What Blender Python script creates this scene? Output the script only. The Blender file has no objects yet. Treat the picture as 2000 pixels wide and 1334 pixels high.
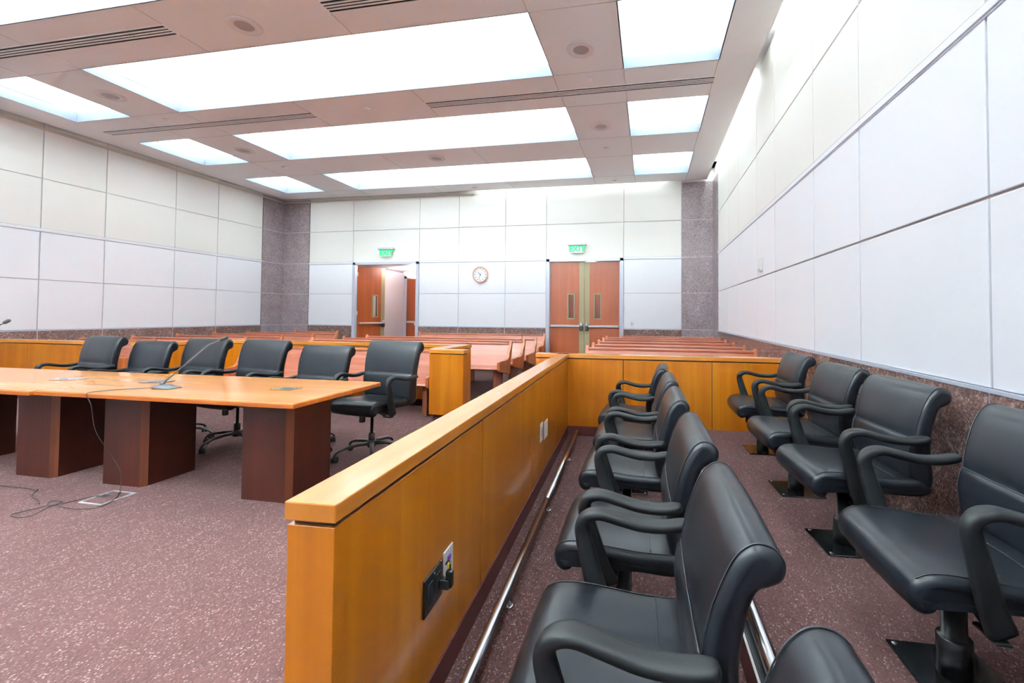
import bpy, bmesh, math, random
from mathutils import Vector, Matrix
random.seed(7)
PI = math.pi
R = math.radians
scene = bpy.context.scene
C = scene.collection

# ---------------------------------------------------------------- materials
def new_mat(name):
    m = bpy.data.materials.new(name); m.use_nodes = True
    nt = m.node_tree
    return m, nt, nt.nodes['Principled BSDF']

def srgb(r, g, b):
    f = lambda c: (c / 255 / 12.92) if c / 255 <= .04045 else ((c / 255 + .055) / 1.055) ** 2.4
    return (f(r), f(g), f(b), 1)

def plain(name, col, rough=.5, metal=0., spec=.5, coat=0., bump=0., bscale=200., rv=.04):
    m, nt, b = new_mat(name)
    b.inputs['Base Color'].default_value = col
    b.inputs['Roughness'].default_value = rough
    b.inputs['Metallic'].default_value = metal
    b.inputs['Specular IOR Level'].default_value = spec
    b.inputs['Coat Weight'].default_value = coat
    tc = nt.nodes.new('ShaderNodeTexCoord')
    n = nt.nodes.new('ShaderNodeTexNoise'); n.inputs['Scale'].default_value = bscale
    n.inputs['Detail'].default_value = 3
    nt.links.new(tc.outputs['Object'], n.inputs['Vector'])
    if bump:
        bp = nt.nodes.new('ShaderNodeBump'); bp.inputs['Strength'].default_value = bump
        bp.inputs['Distance'].default_value = .002
        nt.links.new(n.outputs['Fac'], bp.inputs['Height'])
        nt.links.new(bp.outputs['Normal'], b.inputs['Normal'])
    # a faint unevenness of the gloss
    mr = nt.nodes.new('ShaderNodeMapRange')
    mr.inputs['To Min'].default_value = max(0, rough - rv); mr.inputs['To Max'].default_value = min(1, rough + rv)
    nt.links.new(n.outputs['Fac'], mr.inputs['Value']); nt.links.new(mr.outputs['Result'], b.inputs['Roughness'])
    return m

def wood(name, dark, mid, light, axis='Z', rough=.3, coat=.3, scale=1., fine=1., spec=.5, scratch=0.):
    """figured veneer: grain stretched along one object axis"""
    m, nt, b = new_mat(name)
    N, L = nt.nodes.new, nt.links.new
    tc = N('ShaderNodeTexCoord')
    mp = N('ShaderNodeMapping')
    s = {'X': (.6, 14, 14), 'Y': (14, .6, 14), 'Z': (14, 14, .6)}[axis]
    mp.inputs['Scale'].default_value = [v * scale for v in s]
    L(tc.outputs['Object'], mp.inputs['Vector'])
    n1 = N('ShaderNodeTexNoise'); n1.inputs['Scale'].default_value = 1.; n1.inputs['Detail'].default_value = 5; n1.inputs['Distortion'].default_value = .6
    L(mp.outputs['Vector'], n1.inputs['Vector'])
    mp2 = N('ShaderNodeMapping'); mp2.inputs['Scale'].default_value = [v * scale * (9 if v > 1 else 3) for v in s]
    L(tc.outputs['Object'], mp2.inputs['Vector'])
    n2 = N('ShaderNodeTexNoise'); n2.inputs['Scale'].default_value = 1.; n2.inputs['Detail'].default_value = 3
    L(mp2.outputs['Vector'], n2.inputs['Vector'])
    n3 = N('ShaderNodeTexNoise'); n3.inputs['Scale'].default_value = 2.2 * scale; n3.inputs['Detail'].default_value = 2
    L(tc.outputs['Object'], n3.inputs['Vector'])
    a1 = N('ShaderNodeMath'); a1.operation = 'MULTIPLY_ADD'; a1.inputs[1].default_value = .25 * fine
    L(n2.outputs['Fac'], a1.inputs[0]); L(n1.outputs['Fac'], a1.inputs[2])
    a2 = N('ShaderNodeMath'); a2.operation = 'MULTIPLY_ADD'; a2.inputs[1].default_value = .45
    L(n3.outputs['Fac'], a2.inputs[0]); L(a1.outputs['Value'], a2.inputs[2])
    cr = N('ShaderNodeValToRGB')
    e = cr.color_ramp.elements
    e[0].position = .55; e[0].color = dark; e[1].position = 1.1 - .05; e[1].color = light
    x = e.new(.83); x.color = mid
    L(a2.outputs['Value'], cr.inputs['Fac'])
    out = cr.outputs['Color']
    if scratch:
        v = N('ShaderNodeTexVoronoi'); v.feature = 'DISTANCE_TO_EDGE'; v.inputs['Scale'].default_value = 5
        w = N('ShaderNodeTexNoise'); w.inputs['Scale'].default_value = 3
        mixv = N('ShaderNodeMix'); mixv.data_type = 'VECTOR'; mixv.inputs['Factor'].default_value = .35
        L(tc.outputs['Object'], mixv.inputs['A']); L(w.outputs['Color'], mixv.inputs['B']); L(mixv.outputs['Result'], v.inputs['Vector'])
        lt = N('ShaderNodeMath'); lt.operation = 'LESS_THAN'; lt.inputs[1].default_value = .0035
        L(v.outputs['Distance'], lt.inputs[0])
        g = N('ShaderNodeTexNoise'); g.inputs['Scale'].default_value = 4.5; L(tc.outputs['Object'], g.inputs['Vector'])
        gt = N('ShaderNodeMath'); gt.operation = 'GREATER_THAN'; gt.inputs[1].default_value = .56
        L(g.outputs['Fac'], gt.inputs[0])
        mu = N('ShaderNodeMath'); mu.operation = 'MULTIPLY'; L(lt.outputs[0], mu.inputs[0]); L(gt.outputs[0], mu.inputs[1])
        mu2 = N('ShaderNodeMath'); mu2.operation = 'MULTIPLY'; mu2.inputs[1].default_value = scratch; L(mu.outputs[0], mu2.inputs[0])
        mx = N('ShaderNodeMix'); mx.data_type = 'RGBA'; L(mu2.outputs[0], mx.inputs['Factor']); L(out, mx.inputs['A']); mx.inputs['B'].default_value = light
        out = mx.outputs['Result']
    L(out, b.inputs['Base Color'])
    b.inputs['Roughness'].default_value = rough
    b.inputs['Coat Weight'].default_value = coat; b.inputs['Coat Roughness'].default_value = .12
    b.inputs['Specular IOR Level'].default_value = spec
    return m

def granite(name, cols, rough=.12, scale=1.):
    m, nt, b = new_mat(name)
    N, L = nt.nodes.new, nt.links.new
    tc = N('ShaderNodeTexCoord')
    v = N('ShaderNodeTexVoronoi'); v.inputs['Scale'].default_value = 95 * scale; v.inputs['Randomness'].default_value = 1
    n = N('ShaderNodeTexNoise'); n.inputs['Scale'].default_value = 30 * scale; n.inputs['Detail'].default_value = 4
    n2 = N('ShaderNodeTexNoise'); n2.inputs['Scale'].default_value = 4; n2.inputs['Detail'].default_value = 3
    for q in (v, n, n2): L(tc.outputs['Object'], q.inputs['Vector'])
    sep = N('ShaderNodeSeparateColor'); L(v.outputs['Color'], sep.inputs['Color'])
    a = N('ShaderNodeMath'); a.operation = 'MULTIPLY_ADD'; a.inputs[1].default_value = .45; L(sep.outputs['Red'], a.inputs[0])
    h = N('ShaderNodeMath'); h.operation = 'MULTIPLY'; h.inputs[1].default_value = .55; L(n.outputs['Fac'], h.inputs[0]); L(h.outputs[0], a.inputs[2])
    a2 = N('ShaderNodeMath'); a2.operation = 'MULTIPLY_ADD'; a2.inputs[1].default_value = .3; L(n2.outputs['Fac'], a2.inputs[0]); L(a.outputs[0], a2.inputs[2])
    cr = N('ShaderNodeValToRGB'); e = cr.color_ramp.elements
    e[0].position = .32; e[0].color = cols[0]; e[1].position = .98; e[1].color = cols[3]
    for p, c in ((.55, cols[1]), (.78, cols[2])):
        q = e.new(p); q.color = c
    L(a2.outputs[0], cr.inputs['Fac']); L(cr.outputs['Color'], b.inputs['Base Color'])
    b.inputs['Roughness'].default_value = rough
    return m

def carpet():
    m, nt, b = new_mat('carpet_mauve')
    N, L = nt.nodes.new, nt.links.new
    tc = N('ShaderNodeTexCoord')
    mp = N('ShaderNodeMapping'); mp.inputs['Scale'].default_value = (150, 105, 120)
    L(tc.outputs['Object'], mp.inputs['Vector'])
    wob = N('ShaderNodeTexNoise'); wob.inputs['Scale'].default_value = .35; wob.inputs['Detail'].default_value = 2
    L(mp.outputs['Vector'], wob.inputs['Vector'])
    add = N('ShaderNodeVectorMath'); add.operation = 'MULTIPLY_ADD'; add.inputs[1].default_value = (.9, .9, .9)
    L(wob.outputs['Color'], add.inputs[0]); L(mp.outputs['Vector'], add.inputs[2])
    v = N('ShaderNodeTexVoronoi'); v.inputs['Scale'].default_value = 1; v.inputs['Randomness'].default_value = .55
    L(add.outputs['Vector'], v.inputs['Vector'])
    sep = N('ShaderNodeSeparateColor'); L(v.outputs['Color'], sep.inputs['Color'])
    # light flecks: some loops of the pile, gathered into broken rows
    rows = N('ShaderNodeTexNoise'); rows.inputs['Scale'].default_value = 1; rows.inputs['Detail'].default_value = 3
    mpr = N('ShaderNodeMapping'); mpr.inputs['Scale'].default_value = (30, 6, 1); L(tc.outputs['Object'], mpr.inputs['Vector']); L(mpr.outputs['Vector'], rows.inputs['Vector'])
    thr = N('ShaderNodeMapRange'); thr.inputs['From Min'].default_value = .3; thr.inputs['From Max'].default_value = .7
    thr.inputs['To Min'].default_value = .88; thr.inputs['To Max'].default_value = .50
    L(rows.outputs['Fac'], thr.inputs['Value'])
    gt = N('ShaderNodeMath'); gt.operation = 'SUBTRACT'; L(sep.outputs['Red'], gt.inputs[0]); L(thr.outputs['Result'], gt.inputs[1])
    fl = N('ShaderNodeMapRange'); fl.inputs['From Min'].default_value = 0; fl.inputs['From Max'].default_value = .40; L(gt.outputs[0], fl.inputs['Value'])
    dist = N('ShaderNodeMapRange'); dist.inputs['From Min'].default_value = .20; dist.inputs['From Max'].default_value = .52
    dist.inputs['To Min'].default_value = 1; dist.inputs['To Max'].default_value = 0; L(v.outputs['Distance'], dist.inputs['Value'])
    mul = N('ShaderNodeMath'); mul.operation = 'MULTIPLY'; L(fl.outputs['Result'], mul.inputs[0]); L(dist.outputs['Result'], mul.inputs[1])
    big = N('ShaderNodeTexNoise'); big.inputs['Scale'].default_value = 1.1; big.inputs['Detail'].default_value = 4
    L(tc.outputs['Object'], big.inputs['Vector'])
    c0 = N('ShaderNodeMix'); c0.data_type = 'RGBA'
    c0.inputs['A'].default_value = srgb(62, 40, 40); c0.inputs['B'].default_value = srgb(92, 64, 63)
    bl = N('ShaderNodeMath'); bl.operation = 'MULTIPLY_ADD'; bl.inputs[1].default_value = .8
    L(sep.outputs['Green'], bl.inputs[0])
    b2 = N('ShaderNodeMath'); b2.operation = 'MULTIPLY'; b2.inputs[1].default_value = .5; L(big.outputs['Fac'], b2.inputs[0]); L(b2.outputs[0], bl.inputs[2])
    L(bl.outputs[0], c0.inputs['Factor'])
    c1 = N('ShaderNodeMix'); c1.data_type = 'RGBA'; c1.inputs['B'].default_value = srgb(180, 156, 152)
    L(mul.outputs[0], c1.inputs['Factor']); L(c0.outputs['Result'], c1.inputs['A'])
    L(c1.outputs['Result'], b.inputs['Base Color'])
    b.inputs['Roughness'].default_value = .95; b.inputs['Specular IOR Level'].default_value = .1
    b.inputs['Sheen Weight'].default_value = .04
    bp = N('ShaderNodeBump'); bp.inputs['Strength'].default_value = .6; bp.inputs['Distance'].default_value = .004
    inv = N('ShaderNodeMath'); inv.operation = 'SUBTRACT'; inv.inputs[0].default_value = 1; L(v.outputs['Distance'], inv.inputs[1])
    L(inv.outputs[0], bp.inputs['Height']); L(bp.outputs['Normal'], b.inputs['Normal'])
    return m

def emis(name, col, strength):
    m, nt, b = new_mat(name)
    b.inputs['Base Color'].default_value = col
    b.inputs['Emission Color'].default_value = col; b.inputs['Emission Strength'].default_value = strength
    return m

def glass(name, col=(.9, .95, .93, 1), rough=.02):
    m, nt, b = new_mat(name)
    b.inputs['Base Color'].default_value = col; b.inputs['Roughness'].default_value = rough
    b.inputs['Transmission Weight'].default_value = 1; b.inputs['IOR'].default_value = 1.45
    return m

M = dict(
    upper=plain('wall_panel_upper', srgb(238, 236, 231), .6, spec=.25, bump=.05, bscale=300),
    lower=plain('wall_panel_lower', srgb(247, 248, 254), .6, spec=.25, bump=.08, bscale=400),
    gap=plain('panel_reveal', srgb(226, 222, 224), .5),
    gapd=plain('panel_reveal_dark', srgb(132, 118, 116), .5),
    railgap=plain('rail_reveal', srgb(160, 160, 172), .5),
    rail=plain('panel_rail', srgb(236, 236, 242), .4),
    ceil=plain('ceiling_paint', srgb(242, 243, 245), .75, spec=.2, bump=.03),
    seam=plain('ceiling_joint', srgb(178, 168, 166), .8),
    lip=plain('coffer_lip', srgb(148, 157, 178), .6, spec=.2),
    vault=plain('coffer_vault', srgb(247, 248, 252), .8, spec=.1),
    bead=plain('cornice_bead', srgb(206, 190, 172), .5),
    gran=granite('granite_brown', (srgb(58, 44, 42), srgb(96, 74, 70), srgb(128, 100, 94), srgb(176, 156, 150)), .14),
    gran2=granite('granite_mauve', (srgb(98, 84, 86), srgb(138, 122, 126), srgb(158, 143, 147), srgb(196, 184, 188)), .35),
    grout=plain('granite_joint', srgb(196, 184, 186), .6),
    carpet=carpet(),
    maple=wood('maple_honey_upright', srgb(162, 88, 6), srgb(176, 100, 8), srgb(188, 114, 16), 'Z', .32, .35, .7, .5, scratch=.35),
    capw=wood('maple_honey_cap', srgb(176, 104, 32), srgb(188, 116, 40), srgb(200, 130, 54), 'Y', .27, .4, .8, .7, scratch=.3),
    capx=wood('maple_honey_cap_cross', srgb(182, 112, 30), srgb(194, 126, 40), srgb(204, 140, 54), 'X', .27, .4, .8, .7),
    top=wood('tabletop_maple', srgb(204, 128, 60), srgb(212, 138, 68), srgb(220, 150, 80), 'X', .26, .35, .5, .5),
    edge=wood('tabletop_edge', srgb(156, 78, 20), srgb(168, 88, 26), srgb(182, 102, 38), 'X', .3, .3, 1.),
    mahog=wood('mahogany', srgb(44, 14, 7), srgb(51, 17, 9), srgb(58, 21, 12), 'Z', .42, .05, .8, .5, spec=.35),
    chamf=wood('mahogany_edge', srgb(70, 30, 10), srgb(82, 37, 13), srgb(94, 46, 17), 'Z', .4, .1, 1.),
    pew=wood('pew_oak', srgb(146, 76, 52), srgb(160, 88, 62), srgb(176, 104, 78), 'X', .3, .35, 1.3, 1.2),
    pewend=wood('pew_oak_end', srgb(146, 74, 36), srgb(166, 90, 46), srgb(182, 106, 60), 'Z', .3, .35, 1.3),
    pewleg=wood('pew_support', srgb(96, 52, 36), srgb(118, 66, 46), srgb(138, 82, 60), 'Z', .4, .1, 1.3),
    door=wood('door_veneer', srgb(140, 64, 26), srgb(150, 70, 30), srgb(160, 80, 38), 'Z', .38, .2, .5, .4),
    olive=plain('door_edge_bronze', srgb(150, 138, 104), .45, .1),
    frame=plain('door_frame_grey', srgb(196, 198, 212), .35, .15),
    steel=plain('brushed_steel', srgb(200, 200, 205), .24, 1., bump=.02),
    floorframe=plain('floor_box_frame', srgb(226, 224, 226), .4),
    satin=plain('satin_metal', srgb(206, 204, 206), .35, .8),
    darkmetal=plain('dark_metal', srgb(96, 88, 88), .4, .8),
    black=plain('reveal_black', srgb(30, 26, 28), .6),
    toe=plain('toe_kick_maroon', srgb(72, 32, 32), .45),
    leather=plain('leather_black', srgb(21, 23, 28), .31, spec=.25, bump=.015, bscale=420, rv=.008),
    stitch=plain('leather_piping', srgb(34, 36, 41), .4, spec=.4),
    plastic=plain('arm_plastic', srgb(20, 21, 23), .48, spec=.22, bump=.03, bscale=600),
    base=plain('base_black', srgb(24, 26, 28), .3, spec=.6),
    plate=plain('floor_plate_black', srgb(24, 26, 27), .12, spec=.6),
    rubber=plain('rubber_black', srgb(34, 36, 38), .6),
    white=plain('plastic_white', srgb(238, 236, 236), .35),
    grille=plain('speaker_grille', srgb(176, 170, 174), .6, .2),
    ring=plain('speaker_ring', srgb(222, 216, 218), .5),
    slot=plain('vent_slot_black', srgb(20, 17, 18), .8),
    slat=plain('vent_slat', srgb(246, 244, 244), .5),
    brass=plain('brass_olive', srgb(150, 132, 84), .35, .6),
    silver=plain('cable_box_silver', srgb(190, 192, 202), .35, .5),
    gunmetal=plain('cable_box_grey', srgb(96, 92, 96), .4, .4),
    mic=plain('mic_charcoal', srgb(78, 78, 84), .4),
    cord=plain('cord_dark', srgb(46, 38, 40), .5),
    purple=plain('jack_purple', srgb(92, 44, 130), .4),
    yellow=plain('jack_yellow', srgb(236, 204, 30), .4),
    clockrim=plain('clock_rim_copper', srgb(206, 150, 122), .4),
    clockface=plain('clock_face_white', srgb(236, 236, 240), .4),
    ink=plain('clock_ink', srgb(40, 40, 44), .5),
    exitgreen=emis('exit_green', srgb(20, 225, 105), .5),
    exitpanel=plain('exit_panel_pale', srgb(206, 234, 218), .2),
    glass=glass('door_glass'),
    vest=plain('vestibule_paint', srgb(226, 224, 232), .7),
    bowl=emis('lamp_bowl', srgb(255, 232, 204), 2.2),
    corkbrown=plain('corridor_floor', srgb(92, 64, 63), .9),
)

# ---------------------------------------------------------------- mesh helpers
class MB:
    def __init__(s): s.bm = bmesh.new(); s.mats = []
    def mi(s, m):
        if m not in s.mats: s.mats.append(m)
        return s.mats.index(m)
    def box(s, lo, hi, m, bev=0., seg=2, rot=None, at=None):
        """axis box lo..hi; rot/at = rotate about z then move"""
        i = s.mi(m)
        t = bmesh.new()
        r = bmesh.ops.create_cube(t, size=1)
        c = [(a + b) / 2 for a, b in zip(lo, hi)]; d = [max(b - a, 1e-5) for a, b in zip(lo, hi)]
        for v in t.verts: v.co = Vector((v.co.x * d[0] + c[0], v.co.y * d[1] + c[1], v.co.z * d[2] + c[2]))
        if bev: bmesh.ops.bevel(t, geom=list(t.edges), offset=bev, segments=seg, affect='EDGES', profile=.5)
        s.add(t, i, rot, at)
    def add(s, t, i, rot=None, at=None, smooth=False):
        if rot is not None: bmesh.ops.rotate(t, verts=t.verts, cent=(0, 0, 0), matrix=rot)
        if at is not None: bmesh.ops.translate(t, verts=t.verts, vec=at)
        bmesh.ops.recalc_face_normals(t, faces=t.faces)
        vm = {}
        for v in t.verts: vm[v] = s.bm.verts.new(v.co)
        for f in t.faces:
            try: g = s.bm.faces.new([vm[v] for v in f.verts])
            except ValueError: continue
            g.material_index = i; g.smooth = smooth or f.smooth
        t.free()
    def rings(s, rings, m, closed=True, caps=True, smooth=True):
        """loft closed loops of equal length"""
        i = s.mi(m); t = bmesh.new()
        vs = [[t.verts.new(p) for p in r] for r in rings]
        n = len(rings[0])
        for a, b in zip(vs, vs[1:]):
            for k in range(n):
                f = t.faces.new((a[k], a[(k + 1) % n], b[(k + 1) % n], b[k])); f.smooth = smooth
        if caps:
            t.faces.new(vs[0][::-1]); t.faces.new(vs[-1])
        s.add(t, i)
    def tube(s, pts, rad, m, n=10, caps=True):
        pts = [Vector(p) for p in pts]
        rad = rad if isinstance(rad, (list, tuple)) else [rad] * len(pts)
        rings = []; up = None
        for k, p in enumerate(pts):
            d = (pts[min(k + 1, len(pts) - 1)] - pts[max(k - 1, 0)]).normalized()
            if up is None:
                up = Vector((0, 0, 1)) if abs(d.z) < .9 else Vector((1, 0, 0))
            u = (up - d * up.dot(d)).normalized(); w = d.cross(u); up = u
            rings.append([p + (u * math.cos(a) + w * math.sin(a)) * rad[k] for a in [2 * PI * j / n for j in range(n)]])
        s.rings(rings, m, caps=caps)
    def lathe(s, prof, m, n=24, at=(0, 0, 0), axis='Z', caps=True):
        rings = []
        for r, z in prof:
            ring = []
            for j in range(n):
                a = 2 * PI * j / n; x, y = r * math.cos(a), r * math.sin(a)
                p = {'Z': (x, y, z), 'Y': (x, z, y), 'X': (z, x, y)}[axis]
                ring.append((p[0] + at[0], p[1] + at[1], p[2] + at[2]))
            rings.append(ring)
        s.rings(rings, m, caps=caps)
    def prism(s, poly, lo, hi, m, axis='Z', bev=0.):
        """extrude a polygon; axis X: poly in (y,z); axis Y: poly in (x,z); axis Z: poly in (x,y)"""
        i = s.mi(m); t = bmesh.new()
        P = {'X': lambda a, b, c: (c, a, b), 'Y': lambda a, b, c: (a, c, b), 'Z': lambda a, b, c: (a, b, c)}[axis]
        A = [t.verts.new(P(a, b, lo)) for a, b in poly]; B = [t.verts.new(P(a, b, hi)) for a, b in poly]
        t.faces.new(A[::-1]); t.faces.new(B)
        n = len(poly)
        for k in range(n): t.faces.new((A[k], A[(k + 1) % n], B[(k + 1) % n], B[k]))
        if bev:
            bmesh.ops.recalc_face_normals(t, faces=t.faces)
            ed = [e for e in t.edges if e.calc_face_angle(0) > .5]
            bmesh.ops.bevel(t, geom=ed, offset=bev, segments=2, affect='EDGES', profile=.5)
        s.add(t, i)
    def quad(s, pts, m):
        i = s.mi(m); f = s.bm.faces.new([s.bm.verts.new(p) for p in pts]); f.material_index = i
    def build(s, name, parent=None, loc=(0, 0, 0), rotz=0.):
        me = bpy.data.meshes.new(name)
        s.bm.to_mesh(me); s.bm.free()
        for m in s.mats: me.materials.append(m)
        o = bpy.data.objects.new(name, me); C.objects.link(o)
        o.location = loc; o.rotation_euler = (0, 0, rotz)
        if parent is not None: o.parent = parent
        return o

def thing(name, label, cat, loc=(0, 0, 0), rotz=0., group=None):
    o = bpy.data.objects.new(name, None); C.objects.link(o)
    o.empty_display_size = .1
    o.location = loc; o.rotation_euler = (0, 0, rotz)
    return tag(o, label, cat, group)

def tag(o, label, cat, group=None):
    o['label'] = label; o['category'] = cat
    if group: o['group'] = group
    return o

def struct(o):
    o['kind'] = 'structure'; return o

def dup(root, loc, rotz, label, group=None):
    r = root.copy(); C.objects.link(r); r.location = loc; r.rotation_euler = (0, 0, rotz)
    r['label'] = label
    if group: r['group'] = group
    for ch in list(root.children):
        c = ch.copy(); C.objects.link(c); c.parent = r
        for g in list(ch.children):
            d = g.copy(); C.objects.link(d); d.parent = c
    return r

def spline(ctrl, n=6, closed=False):
    """Catmull-Rom through control points of any dimension"""
    out = []; N = len(ctrl)
    rng = range(N) if closed else range(N - 1)
    for k in rng:
        g = lambda j: ctrl[j % N] if closed else ctrl[max(0, min(N - 1, j))]
        p0, p1, p2, p3 = g(k - 1), g(k), g(k + 1), g(k + 2)
        for q in range(n):
            t = q / n
            out.append(tuple(.5 * (2 * b + (c - a) * t + (2 * a - 5 * b + 4 * c - d) * t * t + (3 * b - a - 3 * c + d) * t ** 3) for a, b, c, d in zip(p0, p1, p2, p3)))
    if not closed: out.append(tuple(ctrl[-1]))
    return out

# ---------------------------------------------------------------- room numbers
XL, XR, YB, YF, ZC = -9.97, 1.46, 10.56, -2.6, 4.40
HS = [.97, 1.81, 2.645, 3.505, ZC + .22]     # panel joints up the walls
G = .007                                     # half joint width

# floor
b = MB(); b.box((XL - .3, YF - .3, -.1), (XR + .3, YB + .3, 0), M['carpet']); struct(b.build('floor'))

# panelled walls: backing + separate panels in one mesh; f maps (along, out, z)
def wall_panels(name, f, us, skip=lambda u0, u1, z0, z1: False, backing=None, dark=()):
    b = MB()
    for lo, hi in dark: b.box(lo, hi, M['gapd'])
    for lo, hi in backing: b.box(lo, hi, M['gap'])
    for u0, u1 in zip(us, us[1:]):
        for z0, z1 in zip(HS, HS[1:]):
            if skip(u0, u1, z0, z1): continue
            m = M['lower'] if z1 < 2.7 else M['upper']
            a, c = f(u0 + G, 0, z0 + G), f(u1 - G, .018, z1 - G)
            lo = [min(p, q) for p, q in zip(a, c)]; hi = [max(p, q) for p, q in zip(a, c)]
            b.box(lo, hi, m, .003, 1)
    return struct(b.build(name))

YS = [YF, -1.2, .1, 1.35, 2.24, 3.44, 4.32, 5.56, 6.45, 7.69, 8.64, 9.86]
wall_panels('wall_right', lambda u, o, z: (XR - o + .018, u, z), YS,
            backing=[((XR + .02, YF - .3, 0), (XR + .2, YB + .3, ZC + .4))], dark=[((XR + .012, YF, 1.803), (XR + .03, 9.86, 1.817))])
wall_panels('wall_left', lambda u, o, z: (XL + o - .018, u, z), YS,
            backing=[((XL - .2, YF - .3, 0), (XL - .02, YB + .3, ZC + .4))])
XB = [-9.15, -7.80, -5.865, -4.769, -3.523, -2.468, -.585, .755]
D1 = (-7.80, -5.865); D2 = (-2.468, -.585); DH = 2.655
bk = [((XL - .2, YB + .02, 0), (D1[0], YB + .2, ZC + .4)), ((D1[1], YB + .02, 0), (D2[0], YB + .2, ZC + .4)),
      ((D2[1], YB + .02, 0), (XR + .2, YB + .2, ZC + .4)), ((D1[0], YB + .02, DH), (D1[1], YB + .2, ZC + .4)), ((D2[0], YB + .02, DH), (D2[1], YB + .2, ZC + .4))]
wall_panels('wall_back', lambda u, o, z: (u, YB - o + .018, z), XB,
            skip=lambda u0, u1, z0, z1: z0 < 2.6 and ((u0, u1) == D1 or (u0, u1) == D2), backing=bk)
b = MB(); b.box((XL - .3, YF - .2, 0), (XR + .3, YF, ZC + .4), M['lower']); struct(b.build('wall_front'))

# granite wainscot with a thin metal trim on top
def base_course(name, f, us, skip=()):
    b = MB()
    for u0, u1 in zip(us, us[1:]):
        if (u0, u1) in skip: continue
        a, c = f(u0 + .006, -.01, 0), f(u1 - .006, .012, .955)
        b.box([min(p, q) for p, q in zip(a, c)], [max(p, q) for p, q in zip(a, c)], M['gran'])
        a, c = f(u0, -.01, 0), f(u1, .008, .955)
        b.box([min(p, q) for p, q in zip(a, c)], [max(p, q) for p, q in zip(a, c)], M['grout'])
        a, c = f(u0, -.01, .957), f(u1, .016, .974)
        b.box([min(p, q) for p, q in zip(a, c)], [max(p, q) for p, q in zip(a, c)], M['frame'])
    return struct(b.build(name))
base_course('baseboard_right', lambda u, o, z: (XR - o, u, z), YS)
base_course('baseboard_left', lambda u, o, z: (XL + o, u, z), YS)
base_course('baseboard_back', lambda u, o, z: (u, YB - o, z), XB, skip=(D1, D2))

# corner piers clad in mauve granite, jointed
ZJ = [0, .965, 1.81, 2.645, 3.505, 4.39]
def pier(name, boxes):
    b = MB()
    for lo, hi in boxes:
        b.box((lo[0], lo[1], 0), (hi[0], hi[1], 4.39), M['grout'])
        e = .002
        for z0, z1 in zip(ZJ, ZJ[1:]):
            b.box((lo[0] - e, lo[1] - e, z0 + .006), (hi[0] + e, hi[1] + e, z1 - .006), M['gran2'])
    return struct(b.build(name))
pier('trim_1', [((XL - .01, YB - .014, 0), (-9.157, YB + .02, 0)), ((XL - .01, 9.867, 0), (XL + .014, YB, 0))])
pier('trim_2', [((.762, YB - .014, 0), (XR + .01, YB + .02, 0)), ((XR - .014, 9.867, 0), (XR + .01, YB, 0))])

# chair rail between the two panel fields
def rail(name, lo, hi, ax):
    b = MB()
    z = 2.645
    for z0, z1, o, m in ((z - .026, z + .022, .010, 'rail'), (z - .038, z - .026, .004, 'railgap'), (z + .022, z + .028, .004, 'railgap')):
        l, h = list(lo), list(hi); l[2], h[2] = z0, z1
        k, side = ax
        if side > 0: h[k] = l[k] + o
        else: l[k] = h[k] - o
        b.box(l, h, M[m], .004 if m == 'rail' else 0, 1)
    return struct(b.build(name))
rail('trim_3', (XR, YF, 0), (XR, 9.86, 0), (0, -1))
rail('trim_4', (XL, YF, 0), (XL, 9.86, 0), (0, 1))
for k, (x0, x1) in enumerate(((-9.15, D1[0]), (D1[1], D2[0]), (D2[1], .755))):
    rail('trim_%d' % (5 + k), (x0, YB, 0), (x1, YB, 0), (1, -1))

# ---------------------------------------------------------------- ceiling with coffers
XO = [(-9.25, -8.12), (-7.18, -1.23), (-.31, .83)]
YO = [(-1.97, -.74), (.13, 1.36), (2.23, 3.49), (4.33, 5.55), (6.44, 7.69), (8.62, 9.86)]
CX0, CX1, CY0, CY1 = XL + .13, 1.30, YF, 10.43
xs = sorted([CX0, CX1] + [v for p in XO for v in p]); ys = sorted([CY0, CY1] + [v for p in YO for v in p])
b = MB()
for i, (x0, x1) in enumerate(zip(xs, xs[1:])):
    for j, (y0, y1) in enumerate(zip(ys, ys[1:])):
        if (x0, x1) in XO and (y0, y1) in YO: continue
        b.quad(((x0, y0, ZC), (x0, y1, ZC), (x1, y1, ZC), (x1, y0, ZC)), M['ceil'])
        b.quad(((x0, y0, ZC + .16), (x1, y0, ZC + .16), (x1, y1, ZC + .16), (x0, y1, ZC + .16)), M['ceil'])
for y0, y1 in ((CY1, CY1),): b.box((CX0, CY1 - .004, ZC), (CX1, CY1, ZC + .16), M['ceil'])
b.box((CX0, CY0, ZC), (CX0 + .004, CY1, ZC + .16), M['ceil']); b.box((CX1 - .004, CY0, ZC), (CX1, CY1, ZC + .16), M['ceil'])
# cover over the perimeter slots
b.box((CX1 - .3, YF - .2, ZC + .30), (XR + .1, YB + .1, ZC + .36), M['ceil'])
b.box((XL - .1, CY1 - .3, ZC + .30), (XR + .1, YB + .1, ZC + .36), M['ceil'])
b.box((XL - .1, YF - .2, ZC + .30), (CX0 + .3, YB + .1, ZC + .36), M['ceil'])
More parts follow.
